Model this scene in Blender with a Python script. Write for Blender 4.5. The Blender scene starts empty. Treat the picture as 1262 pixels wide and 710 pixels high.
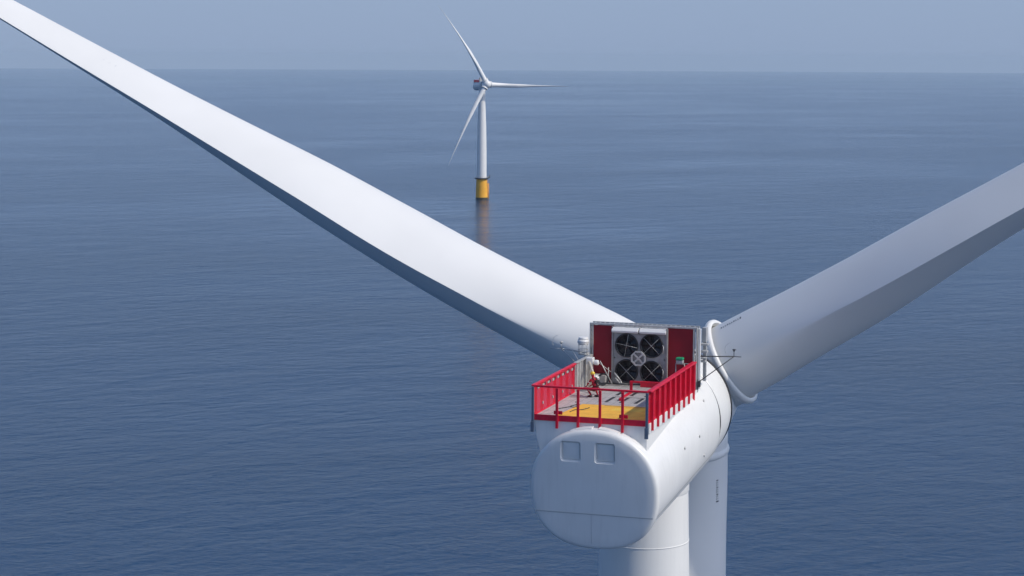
import bpy, bmesh, math, random
from math import sin, cos, pi, radians, sqrt, atan, tan, exp
from mathutils import Vector, Matrix, noise
random.seed(7)
S = bpy.context.scene
COL = S.collection

# ------------------------------------------------------------------ camera
F_PX, W_PX = 2454.0, 1262.0
CAM_Z = 119.4
cam_d = bpy.data.cameras.new("camera"); cam = bpy.data.objects.new("camera", cam_d); COL.objects.link(cam)
cam_d.sensor_width = 36.0; cam_d.lens = 36.0 * F_PX / W_PX
cam_d.clip_start = 1.0; cam_d.clip_end = 300000.0
pitch = atan((355 - 71.5) / F_PX)
fwd = Vector((0, cos(pitch), -sin(pitch)))
cam.location = (0, 0, CAM_Z)
q = fwd.to_track_quat('-Z', 'Y')
cam.matrix_world = Matrix.Translation((0, 0, CAM_Z)) @ Matrix.Rotation(radians(-0.27), 4, fwd) @ q.to_matrix().to_4x4()
S.camera = cam

# ------------------------------------------------------------------ light
SUN_ELEV, SUN_AZ = 44.0, 112.9      # azimuth clockwise from +Y (the view direction): from the right, a little behind
w = bpy.data.worlds.new("World"); S.world = w; w.use_nodes = True
nt = w.node_tree; bg = nt.nodes['Background']
sky = nt.nodes.new('ShaderNodeTexSky'); sky.sky_type = 'NISHITA'; sky.sun_disc = False
sky.sun_elevation = radians(SUN_ELEV); sky.sun_rotation = radians(SUN_AZ)
sky.air_density = 0.75; sky.dust_density = 1.8; sky.ozone_density = 4.0; sky.altitude = 100
tint = nt.nodes.new('ShaderNodeMix'); tint.data_type = 'RGBA'; tint.blend_type = 'MULTIPLY'; tint.inputs[0].default_value = 1.0
tint.inputs[7].default_value = (0.96, 1.0, 1.06, 1)
nt.links.new(sky.outputs[0], tint.inputs[6]); # thick humid air low in the sky: the horizon evens out to a pale blue
tg = nt.nodes.new('ShaderNodeTexCoord'); sx = nt.nodes.new('ShaderNodeSeparateXYZ'); nt.links.new(tg.outputs['Generated'], sx.inputs[0])
mr = nt.nodes.new('ShaderNodeMapRange'); mr.interpolation_type = 'SMOOTHERSTEP'
mr.inputs[1].default_value = 0.0; mr.inputs[2].default_value = 0.24; mr.inputs[3].default_value = 0.9; mr.inputs[4].default_value = 0.0
nt.links.new(sx.outputs['Z'], mr.inputs[0])
lowair = nt.nodes.new('ShaderNodeMix'); lowair.data_type = 'RGBA'; lowair.inputs[7].default_value = (2.02, 2.65, 3.85, 1)
dt = nt.nodes.new('ShaderNodeVectorMath'); dt.operation = 'DOT_PRODUCT'      # ... except towards the sun, where the glare stays
dt.inputs[1].default_value = (sin(radians(SUN_AZ)), cos(radians(SUN_AZ)), 0); nt.links.new(tg.outputs['Generated'], dt.inputs[0])
m2 = nt.nodes.new('ShaderNodeMapRange'); m2.interpolation_type = 'SMOOTHERSTEP'
m2.inputs[1].default_value = 0.0; m2.inputs[2].default_value = 0.8; m2.inputs[3].default_value = 1.0; m2.inputs[4].default_value = 0.15
nt.links.new(dt.outputs['Value'], m2.inputs[0])
mm = nt.nodes.new('ShaderNodeMath'); mm.operation = 'MULTIPLY'; nt.links.new(mr.outputs[0], mm.inputs[0]); nt.links.new(m2.outputs[0], mm.inputs[1])
nt.links.new(mm.outputs[0], lowair.inputs[0]); nt.links.new(tint.outputs[2], lowair.inputs[6]); nt.links.new(lowair.outputs[2], bg.inputs[0]); bg.inputs[1].default_value = 0.15
sd = bpy.data.lights.new("sun", 'SUN'); sd.energy = 2.55; sd.angle = radians(0.6); sd.color = (1.0, 0.93, 0.81)
sun = bpy.data.objects.new("sun", sd); COL.objects.link(sun)
sv = Vector((cos(radians(SUN_ELEV)) * sin(radians(SUN_AZ)), cos(radians(SUN_ELEV)) * cos(radians(SUN_AZ)), sin(radians(SUN_ELEV))))
sun.rotation_euler = sv.to_track_quat('Z', 'Y').to_euler(); sun.location = (60, 0, 250)
S.view_settings.view_transform = 'Standard'; S.view_settings.look = 'None'
S.view_settings.exposure = 0.0; S.view_settings.gamma = 1.0
S.render.engine = 'CYCLES'
S.cycles.volume_bounces = 0; S.cycles.max_bounces = 6

# ------------------------------------------------------------------ materials
def mat(name, col, rough=0.5, metal=0.0, var=0.06, vscale=0.8, bump=0.0, bscale=8.0, streak=0.0, coat=0.0):
    m = bpy.data.materials.new(name); m.use_nodes = True
    t = m.node_tree; b = t.nodes['Principled BSDF']
    b.inputs['Roughness'].default_value = rough; b.inputs['Metallic'].default_value = metal
    b.inputs['Coat Weight'].default_value = coat
    tc = t.nodes.new('ShaderNodeTexCoord')
    n = t.nodes.new('ShaderNodeTexNoise'); n.inputs['Scale'].default_value = vscale; n.inputs['Detail'].default_value = 6
    t.links.new(tc.outputs['Object'], n.inputs['Vector'])
    r = t.nodes.new('ShaderNodeMapRange'); r.inputs[1].default_value = 0.3; r.inputs[2].default_value = 0.7
    r.inputs[3].default_value = 1 - var; r.inputs[4].default_value = 1 + var * 0.3
    t.links.new(n.outputs['Fac'], r.inputs[0])
    val = r.outputs[0]
    if streak > 0:                       # runs of grime down the faces
        mp = t.nodes.new('ShaderNodeMapping'); mp.inputs['Scale'].default_value = (3.0, 3.0, 0.22)
        n2 = t.nodes.new('ShaderNodeTexNoise'); n2.inputs['Scale'].default_value = 1.3; n2.inputs['Detail'].default_value = 5
        t.links.new(tc.outputs['Object'], mp.inputs[0]); t.links.new(mp.outputs[0], n2.inputs['Vector'])
        r2 = t.nodes.new('ShaderNodeMapRange'); r2.inputs[1].default_value = 0.5; r2.inputs[2].default_value = 0.8
        r2.inputs[3].default_value = 1.0; r2.inputs[4].default_value = 1 - streak
        t.links.new(n2.outputs['Fac'], r2.inputs[0])
        mu = t.nodes.new('ShaderNodeMath'); mu.operation = 'MULTIPLY'
        t.links.new(val, mu.inputs[0]); t.links.new(r2.outputs[0], mu.inputs[1]); val = mu.outputs[0]
    h = t.nodes.new('ShaderNodeHueSaturation'); h.inputs['Color'].default_value = (*col, 1)
    t.links.new(val, h.inputs['Value']); t.links.new(h.outputs[0], b.inputs['Base Color'])
    if bump > 0:
        n3 = t.nodes.new('ShaderNodeTexNoise'); n3.inputs['Scale'].default_value = bscale; n3.inputs['Detail'].default_value = 4
        t.links.new(tc.outputs['Object'], n3.inputs['Vector'])
        bp = t.nodes.new('ShaderNodeBump'); bp.inputs['Strength'].default_value = bump; bp.inputs['Distance'].default_value = 0.02
        t.links.new(n3.outputs['Fac'], bp.inputs['Height']); t.links.new(bp.outputs[0], b.inputs['Normal'])
    return m

M = {}
M['white'] = mat('white_gelcoat', (0.80, 0.795, 0.765), 0.38, var=0.05, vscale=0.5, streak=0.07)
M['tower'] = mat('tower_paint', (0.79, 0.785, 0.755), 0.42, var=0.035, vscale=0.3, streak=0.05)
M['blade'] = mat('blade_gelcoat', (0.80, 0.795, 0.765), 0.42, var=0.05, vscale=0.2)
M['grey'] = mat('grey_painted_steel', (0.42, 0.43, 0.43), 0.5, var=0.15, vscale=2.5)
M['pale'] = mat('pale_galvanised_steel', (0.55, 0.55, 0.53), 0.45, metal=0.3, var=0.2, vscale=4)
M['red'] = mat('red_paint', (0.72, 0.008, 0.040), 0.45, var=0.22, vscale=2.5, streak=0.12)
M['shadedred'] = mat('shaded_red_panel', (0.28, 0.004, 0.016), 0.5, var=0.15, vscale=1.2)  # the same red as the rails, with the cooler's shade put into the colour
M['black'] = mat('black_plastic', (0.03, 0.03, 0.032), 0.4, var=0.3, vscale=4)
M['dark'] = mat('dark_steel', (0.05, 0.055, 0.06), 0.5, var=0.2, vscale=3)
M['blue'] = mat('blue_grey_steel', (0.10, 0.14, 0.20), 0.5, var=0.2, vscale=3)
M['yellow'] = mat('yellow_paint', (0.90, 0.44, 0.035), 0.5, var=0.10, vscale=0.5, streak=0.10)
M['deckyellow'] = mat('yellow_deck_paint', (0.92, 0.50, 0.06), 0.65, var=0.18, vscale=1.6)
M['sunlityellow'] = mat('sunlit_yellow_deck_paint', (0.90, 0.58, 0.08), 0.6, var=0.10, vscale=2.0)  # lit copy of the deck yellow: sunlight put into the colour
M['line'] = mat('dark_seam', (0.03, 0.03, 0.035), 0.6)
M['softline'] = mat('grey_seam', (0.34, 0.35, 0.37), 0.6)
M['worn'] = mat('worn_lettering', (0.60, 0.61, 0.62), 0.6)
M['faintline'] = mat('faint_seam', (0.60, 0.61, 0.62), 0.5)
M['housing'] = mat('beige_grey_housing', (0.36, 0.35, 0.33), 0.5, var=0.25, vscale=3)
M['green'] = mat('green_lens', (0.02, 0.35, 0.16), 0.25)
M['tan'] = mat('beige_crane_paint', (0.62, 0.57, 0.48), 0.45, var=0.12, vscale=4)
M['coverall'] = mat('red_coverall', (0.42, 0.012, 0.03), 0.85, var=0.4, vscale=7)
M['helmet'] = mat('yellow_helmet', (0.85, 0.60, 0.06), 0.3)
M['skin'] = mat('skin', (0.48, 0.28, 0.20), 0.6)
M['harness'] = mat('dark_harness', (0.02, 0.02, 0.02), 0.8)
M['reflective'] = mat('reflective_tape', (0.7, 0.7, 0.66), 0.4)
M['rust'] = mat('wet_dark_steel', (0.07, 0.06, 0.03), 0.35, var=0.3)

def perforated(name, col, hole=0.045):    # perforated sheet: round holes on a fine pitch
    m = mat(name, col, 0.42, var=0.10, vscale=1.5); t = m.node_tree; b = t.nodes['Principled BSDF']
    tc = t.nodes.new('ShaderNodeTexCoord'); sc = t.nodes.new('ShaderNodeVectorMath'); sc.operation = 'SCALE'; sc.inputs['Scale'].default_value = 1 / hole
    t.links.new(tc.outputs['Object'], sc.inputs[0])
    fr = t.nodes.new('ShaderNodeVectorMath'); fr.operation = 'FRACTION'; t.links.new(sc.outputs[0], fr.inputs[0])
    sb = t.nodes.new('ShaderNodeVectorMath'); sb.operation = 'SUBTRACT'; sb.inputs[1].default_value = (0.5, 0.5, 0.5); t.links.new(fr.outputs[0], sb.inputs[0])
    ml = t.nodes.new('ShaderNodeVectorMath'); ml.operation = 'MULTIPLY'; ml.inputs[1].default_value = (0, 1, 1); t.links.new(sb.outputs[0], ml.inputs[0])
    ln = t.nodes.new('ShaderNodeVectorMath'); ln.operation = 'LENGTH'; t.links.new(ml.outputs[0], ln.inputs[0])
    lt = t.nodes.new('ShaderNodeMath'); lt.operation = 'LESS_THAN'; lt.inputs[1].default_value = 0.35; t.links.new(ln.outputs['Value'], lt.inputs[0])
    tr = t.nodes.new('ShaderNodeBsdfTransparent'); mx = t.nodes.new('ShaderNodeMixShader')
    t.links.new(lt.outputs[0], mx.inputs[0]); t.links.new(b.outputs[0], mx.inputs[1]); t.links.new(tr.outputs[0], mx.inputs[2])
    t.links.new(mx.outputs[0], t.nodes['Material Output'].inputs['Surface'])
    return m
M['perf'] = perforated('red_perforated_sheet', (0.72, 0.008, 0.040))

def grating(name):                         # light steel grating with fine bars
    m = mat(name, (0.55, 0.53, 0.52), 0.6, var=0.22, vscale=2.5); t = m.node_tree; b = t.nodes['Principled BSDF']
    tc = t.nodes.new('ShaderNodeTexCoord'); br = t.nodes.new('ShaderNodeTexBrick')
    br.inputs['Scale'].default_value = 1.0; br.inputs['Brick Width'].default_value = 0.5; br.inputs['Row Height'].default_value = 0.12
    br.inputs['Mortar Size'].default_value = 0.012; br.offset = 0.0
    br.inputs['Color1'].default_value = (1, 1, 1, 1); br.inputs['Color2'].default_value = (0.85, 0.85, 0.85, 1); br.inputs['Mortar'].default_value = (0.45, 0.45, 0.45, 1)
    t.links.new(tc.outputs['Object'], br.inputs['Vector'])
    hs = b.inputs['Base Color'].links[0].from_node
    mx = t.nodes.new('ShaderNodeMix'); mx.data_type = 'RGBA'; mx.blend_type = 'MULTIPLY'; mx.inputs[0].default_value = 1
    t.links.new(hs.outputs[0], mx.inputs[6]); t.links.new(br.outputs['Color'], mx.inputs[7]); t.links.new(mx.outputs[2], b.inputs['Base Color'])
    return m
M['deck'] = grating('steel_deck_grating')

# ------------------------------------------------------------------ helpers
def obj(name, bm, m, parent=None, smooth=False, bevel=0.0, sharp=None):
    me = bpy.data.meshes.new(name)
    bmesh.ops.recalc_face_normals(bm, faces=bm.faces[:])
    if smooth:
        for f in bm.faces: f.smooth = True
    if sharp is not None:
        for e in bm.edges:
            if len(e.link_faces) == 2 and e.calc_face_angle(0) > radians(sharp): e.smooth = False
    bm.to_mesh(me); bm.free()
    o = bpy.data.objects.new(name, me); COL.objects.link(o)
    for x in (m if isinstance(m, (list, tuple)) else [m]): me.materials.append(M[x] if isinstance(x, str) else x)
    if parent is not None: o.parent = parent
    if bevel:
        b = o.modifiers.new('bevel', 'BEVEL'); b.width = bevel; b.segments = 2; b.limit_method = 'ANGLE'; b.angle_limit = radians(40)
    return o

def pieces(name, bm, m, parent, **kw):      # every connected piece its own part
    bm.verts.ensure_lookup_table(); seen = set()
    for v0 in bm.verts[:]:
        if v0 in seen: continue
        st_, isl = [v0], {v0}
        while st_:
            v = st_.pop()
            for e in v.link_edges:
                w_ = e.other_vert(v)
                if w_ not in isl: isl.add(w_); st_.append(w_)
        seen |= isl; nb = bmesh.new(); mp = {v: nb.verts.new(v.co) for v in bm.verts if v in isl}
        for f in bm.faces:
            if f.verts[0] in isl: nf = nb.faces.new([mp[v] for v in f.verts]); nf.smooth = f.smooth
        obj(name, nb, m, parent, **kw)
    bm.free()

def box(bm, x0, x1, y0, y1, z0, z1, mi=0):
    v = [bm.verts.new((x, y, z)) for x in (x0, x1) for y in (y0, y1) for z in (z0, z1)]
    for f in ((0, 1, 3, 2), (4, 6, 7, 5), (0, 4, 5, 1), (2, 3, 7, 6), (0, 2, 6, 4), (1, 5, 7, 3)):
        fc = bm.faces.new([v[i] for i in f]); fc.material_index = mi
    return v

def tube(bm, p0, p1, r0, r1=None, n=12, mi=0, smooth=True):
    if r1 is None: r1 = r0
    p0, p1 = Vector(p0), Vector(p1); d = (p1 - p0).normalized()
    a = d.orthogonal().normalized(); b = d.cross(a)
    A = [bm.verts.new(p0 + (a * cos(t) + b * sin(t)) * r0) for t in [2 * pi * i / n for i in range(n)]]
    B = [bm.verts.new(p1 + (a * cos(t) + b * sin(t)) * r1) for t in [2 * pi * i / n for i in range(n)]]
    for i in range(n):
        f = bm.faces.new((A[i], A[(i + 1) % n], B[(i + 1) % n], B[i])); f.smooth = smooth; f.material_index = mi
    f = bm.faces.new(A[::-1]); f.material_index = mi
    f = bm.faces.new(B); f.material_index = mi

def path(bm, pts, r, n=8, mi=0):
    for a, b in zip(pts[:-1], pts[1:]): tube(bm, a, b, r, r, n, mi)

def rings(bm, rs, close0=True, close1=True, mi=0):   # rs: list of lists of points, skinned
    V = [[bm.verts.new(p) for p in r] for r in rs]
    n = len(V[0])
    for a, b in zip(V[:-1], V[1:]):
        for i in range(n):
            f = bm.faces.new((a[i], a[(i + 1) % n], b[(i + 1) % n], b[i])); f.material_index = mi
    if close0: bm.faces.new(V[0][::-1]).material_index = mi
    if close1: bm.faces.new(V[-1]).material_index = mi
    return V

def lathe_z(bm, prof, n=64, cx=0, cy=0):
    rings(bm, [[(cx + r * cos(2 * pi * i / n), cy + r * sin(2 * pi * i / n), z) for i in range(n)] for z, r in prof])

def ringtube(bm, M4, R, r, n=48, k=8, mi=0, a0=0, a1=2 * pi):   # torus in the xy plane of M4
    full = abs(a1 - a0 - 2 * pi) < 1e-6; V = []
    for i in range(n if full else n + 1):
        t = a0 + (a1 - a0) * i / n
        V.append([bm.verts.new(M4 @ Vector(((R + r * cos(u)) * cos(t), (R + r * cos(u)) * sin(t), r * sin(u)))) for u in [2 * pi * j / k for j in range(k)]])
    m = len(V)
    for i in range(m if full else m - 1):
        A, B = V[i], V[(i + 1) % m]
        for j in range(k):
            f = bm.faces.new((A[j], A[(j + 1) % k], B[(j + 1) % k], B[j])); f.smooth = True; f.material_index = mi

def empty(name, loc=(0, 0, 0), rz=0):
    o = bpy.data.objects.new(name, None); COL.objects.link(o); o.location = loc; o.rotation_euler = (0, 0, rz); return o

# ------------------------------------------------------------------ the sea (a true piece of the round earth)
R_EARTH = 6.371e6
def build_sea():
    bm = bmesh.new(); n = 180
    radii = [0.0]; r = 40.0
    while r < 46000: radii.append(r); r *= 1.07
    radii.append(46000)
    c = bm.verts.new((0, 0, 0)); prev = None
    for r in radii[1:]:
        ring = [bm.verts.new((r * cos(2 * pi * i / n), r * sin(2 * pi * i / n), -r * r / 2 / R_EARTH)) for i in range(n)]
        for i in range(n):
            if prev is None: bm.faces.new((c, ring[i], ring[(i + 1) % n]))
            else: bm.faces.new((prev[i], ring[i], ring[(i + 1) % n], prev[(i + 1) % n]))
        prev = ring
    m = bpy.data.materials.new('sea_water'); m.use_nodes = True; t = m.node_tree; b = t.nodes['Principled BSDF']
    b.inputs['Base Color'].default_value = (0.003, 0.038, 0.105, 1)
    b.inputs['Roughness'].default_value = 0.09; b.inputs['IOR'].default_value = 1.333; b.inputs['Specular Tint'].default_value = (0.80, 0.94, 1.0, 1)
    g = t.nodes.new('ShaderNodeNewGeometry')
    def layer(scale, stretch, ang, detail, dist, rough=0.55):
        mp = t.nodes.new('ShaderNodeMapping'); mp.vector_type = 'TEXTURE'
        mp.inputs['Rotation'].default_value = (0, 0, radians(ang)); mp.inputs['Scale'].default_value = (scale * stretch, scale, scale)
        t.links.new(g.outputs['Position'], mp.inputs[0])
        nn = t.nodes.new('ShaderNodeTexNoise'); nn.inputs['Scale'].default_value = 1.0; nn.inputs['Detail'].default_value = detail
        nn.inputs['Roughness'].default_value = rough; nn.inputs['Distortion'].default_value = 0.35
        t.links.new(mp.outputs[0], nn.inputs['Vector'])
        mm = t.nodes.new('ShaderNodeMath'); mm.operation = 'MULTIPLY'; mm.inputs[1].default_value = dist
        t.links.new(nn.outputs['Fac'], mm.inputs[0]); return mm.outputs[0], nn.outputs['Fac']
    a1, _ = layer(26, 1.9, 32, 3, 2.2)
    a2, _ = layer(6.5, 1.5, 25, 4, 1.35)
    a3, _ = layer(1.9, 1.3, -15, 6, 0.85, 0.7)
    # wind patches modulate the small ripples
    _, patch = layer(200, 1.8, 25, 4, 1.0)
    pr = t.nodes.new('ShaderNodeMapRange'); pr.inputs[1].default_value = 0.38; pr.inputs[2].default_value = 0.62; pr.inputs[3].default_value = 0.40; pr.inputs[4].default_value = 1.45
    _, lane = layer(700, 1.8, 20, 3, 1.0)          # broad wind lanes
    pa = t.nodes.new('ShaderNodeMath'); pa.operation = 'MULTIPLY_ADD'; pa.inputs[1].default_value = 0.5; t.links.new(patch, pa.inputs[0])
    pb = t.nodes.new('ShaderNodeMath'); pb.operation = 'MULTIPLY'; pb.inputs[1].default_value = 0.5; t.links.new(lane, pb.inputs[0]); t.links.new(pb.outputs[0], pa.inputs[2])
    t.links.new(pa.outputs[0], pr.inputs[0])
    mu = t.nodes.new('ShaderNodeMath'); mu.operation = 'MULTIPLY'; t.links.new(a3, mu.inputs[0]); t.links.new(pr.outputs[0], mu.inputs[1])
    mu2 = t.nodes.new('ShaderNodeMath'); mu2.operation = 'MULTIPLY'; t.links.new(a2, mu2.inputs[0]); t.links.new(pr.outputs[0], mu2.inputs[1])
    s1 = t.nodes.new('ShaderNodeMath'); s1.operation = 'ADD'; t.links.new(a1, s1.inputs[0]); t.links.new(mu2.outputs[0], s1.inputs[1])
    s2 = t.nodes.new('ShaderNodeMath'); s2.operation = 'ADD'; t.links.new(s1.outputs[0], s2.inputs[0]); t.links.new(mu.outputs[0], s2.inputs[1])
    bp = t.nodes.new('ShaderNodeBump'); bp.inputs['Strength'].default_value = SEA_BUMP; bp.inputs['Distance'].default_value = 1.0
    t.links.new(s2.outputs[0], bp.inputs['Height']); t.links.new(bp.outputs[0], b.inputs['Normal'])
    o = obj('sea', bm, m, smooth=True); o['kind'] = 'structure'
    return o
SEA_BUMP = 1.1
build_sea()

# haze: one closed box of thin air round everything, the sky outside it
bm = bmesh.new(); box(bm, -46500, 46500, -46500, 46500, -170, 186)
hm = bpy.data.materials.new('haze_air'); hm.use_nodes = True; ht = hm.node_tree
ht.nodes.remove(ht.nodes['Principled BSDF'])
pv = ht.nodes.new('ShaderNodeVolumePrincipled'); pv.inputs['Color'].default_value = (0.70, 0.86, 1.0, 1); pv.inputs['Density'].default_value = 2.2e-5
ht.links.new(pv.outputs[0], ht.nodes['Material Output'].inputs['Volume'])
hz = obj('haze', bm, hm); hz['kind'] = 'stuff'; hz['label'] = 'thin pale sea haze fading the far water'

# ------------------------------------------------------------------ wind turbine, built in its own frame: x right, y towards the hub, z up
HUB = Vector((0, 10.4, 97.46))
TAU_B, TAU_R = radians(5.2), radians(6.5)
def ax(s, tau=TAU_B): return HUB + Vector((0, cos(tau), sin(tau))) * s
UP_B = Vector((0, -sin(TAU_B), cos(TAU_B)))

def body_ring(s, rx, rz, n=72, e=2.0, dz=0.0, flat=0.0):
    c = ax(s) + UP_B * dz; out = []
    for i in range(n):
        t = 2 * pi * i / n; cx, cz = cos(t), sin(t)
        ee = e if cz > 0 else e + flat
        x = math.copysign(abs(cx) ** (2 / ee), cx) * rx; z = math.copysign(abs(cz) ** (2 / ee), cz) * rz
        out.append(c + Vector((x, 0, 0)) + UP_B * z)
    return out

def make_blade(gravity, pre=1.0, bend=None):
    # r, chord, suction half thickness, pressure half thickness, twist, offset, roundness left
    T = [(2.4, 5.2, 2.27, 1.8, .10, -.29, 0), (4, 5.20, 2.6, 2.5, 0.02, -0.30, 0.02), (6, 5.40, 2.42, 2.25, 0.04, -0.36, 0.18), (8, 5.46, 2.32, 2.15, 0.06, -0.43, 0.43), (10, 5.46, 2.33, 2.20, 0.06, -0.53, 0.70), (12, 5.56, 2.37, 2.22, 0.05, -0.61, 0.91), (14, 5.76, 2.45, 2.04, 0.07, -0.58, 1.00), (16, 6.05, 2.50, 1.84, 0.08, -0.57, 1.00), (18, 6.28, 2.66, 1.50, 0.13, -0.46, 1.00), (20, 6.49, 2.78, 1.13, 0.18, -0.35, 1.00), (22.5, 6.34, 2.80, 0.85, 0.20, -0.36, 1.00), (25, 6.10, 2.72, 0.68, 0.22, -0.42, 1.00), (27.5, 5.66, 2.75, 0.68, 0.23, -0.47, 1.00), (30, 5.27, 2.57, 0.60, 0.26, -0.58, 1.00), (33, 4.85, 2.29, 0.51, 0.26, -0.75, 1.00), (36, 4.43, 1.99, 0.42, 0.27, -0.92, 1.00), (39, 4.13, 1.68, 0.33, 0.26, -1.07, 1.00), (42, 3.83, 1.40, 0.26, 0.25, -1.23, 1.00), (49, 3.15, 1.06, 0.20, 0.27, -1.55, 1.00), (55, 2.66, 0.82, 0.16, 0.26, -1.79, 1.00),
         (62, 2.1, .50, .08, .25, -2.2, 1), (69, 1.5, .30, .05, .22, -2.6, 1), (74, 1.0, .15, .03, .2, -2.95, 1), (76.4, .5, .07, .02, .2, -3.1, 1), (77, .15, .03, .01, .2, -3.15, 1)]
    def lerp(r):
        for a, b in zip(T[:-1], T[1:]):
            if r <= b[0]:
                k = (r - a[0]) / (b[0] - a[0]); return [a[i] + (b[i] - a[i]) * k for i in range(1, 7)]
        return list(T[-1][1:])
    def sm(r):     # smoothed table
        if r > 73: return lerp(r)
        k = [lerp(max(2.4, r + d)) for d in (-2, -1, 0, 1, 2)]
        return [sum(x[i] for x in k) / 5 for i in range(6)]
    rs = [2.4, 3.2] + [4 + i * 1.25 for i in range(57)] + [75.2, 76, 76.6, 77]
    rs = [r for r in rs if r <= 77]
    N = 64; R0 = 2.6; secs = []
    for r in rs:
        c, ts, tp, g, ot, wv = sm(r); sec = []
        dr = (0.12 + .0055 * r) * gravity if r < 60 else (0.45 + (r - 60) ** 1.5 * 0.02) * gravity
        if bend is not None: dr = bend * (r / 77) ** 2
        elif r < 14: dr *= max(0, (r - 2)) / 12
        for i in range(N):
            p = 2 * pi * i / N; x = (1 + cos(p)) / 2; s_ = 1 if sin(p) > 1e-9 else (-1 if sin(p) < -1e-9 else 0)
            Y = sqrt(x) * (1 - x ** 2) / .535 * ts if s_ > 0 else (-sqrt(x) * (1 - x ** 1.3) / .4277 * tp if s_ < 0 else 0.0)
            X = (x - .38) * c
            X = (1 - wv) * R0 * cos(p) + wv * X; Y = (1 - wv) * R0 * sin(p) + wv * Y
            A = -X * cos(g) + Y * sin(g); Tt = -X * sin(g) - Y * cos(g) + ot * pre
            sec.append((Tt + dr, A, r))       # local blade frame: x tangential (clockwise seen from behind), y along the axis, z outwards
        secs.append(sec)
    bm = bmesh.new(); V = rings(bm, secs)
    for e in bm.edges:       # trailing edge stays crisp
        pass
    for f in bm.faces: f.smooth = True
    te = set()
    for a, b in zip(V[:-1], V[1:]):
        te.add((a[0], b[0]))
    for k_, (a, b) in enumerate(te):
        if a.co.z > 7:
            e = bm.edges.get((a, b)); e.smooth = False
    me = bpy.data.meshes.new('blade'); bmesh.ops.recalc_face_normals(bm, faces=bm.faces[:]); bm.to_mesh(me); bm.free()
    me.materials.append(M['blade'])
    return me, secs

def orient(o, az):   # place a rotor part: z -> blade direction, y -> axis, x -> clockwise tangent
    a = Vector((0, cos(TAU_R), sin(TAU_R))); u = Vector((1, 0, 0)); v = u.cross(a)
    b = u * sin(az) + v * cos(az); t = u * cos(az) - v * sin(az)
    m = Matrix((t, a, b)).transposed().to_4x4(); m.translation = HUB
    o.matrix_local = m

def build_blade(parent, az, gravity, marks, bend=None):
    me, secs = make_blade(gravity, 1.0, bend); o = bpy.data.objects.new('blade', me); COL.objects.link(o); o.parent = parent; orient(o, az)
    if marks:
        bm = bmesh.new(); rnd = random.Random(3)
        # row of small dark characters along the suction side near the root
        from mathutils.bvhtree import BVHTree
        bv = BVHTree.FromPolygons([v.co for v in me.vertices], [p.vertices[:] for p in me.polygons])
        rr = marks[1]
        y0 = marks[2]
        for k in range(10 if marks[0] > 0 else 3):
            ln = rnd.choice((0.07, 0.10, 0.08)); 
            def pt(y, z):
                h = bv.ray_cast(Vector((-9 * marks[0], y, z)), Vector((marks[0], 0, 0))); return h[0] + h[1] * 0.012 if h[0] else None
            strokes = [(y0 - .09, y0 + .09, rr, rr + .03), (y0 - .09, y0 - .05, rr, rr + ln)] if k % 3 else [(y0 - .09, y0 + .09, rr, rr + .06), (y0 - .03, y0 + .03, rr, rr + ln)]
            if k == 9: strokes = [(y0 - .11, y0 + .11, rr, rr + .09)]
            for (ya, yb, za, zb) in strokes:
                P = [pt(ya, za), pt(yb, za), pt(yb, zb), pt(ya, zb)]
                if all(P): bm.faces.new([bm.verts.new(p) for p in P])
            rr += 0.16 if marks[0] > 0 else 0.5
        obj('lettering', bm, 'dark' if marks[0] > 0 else 'worn', o)
    return o

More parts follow.
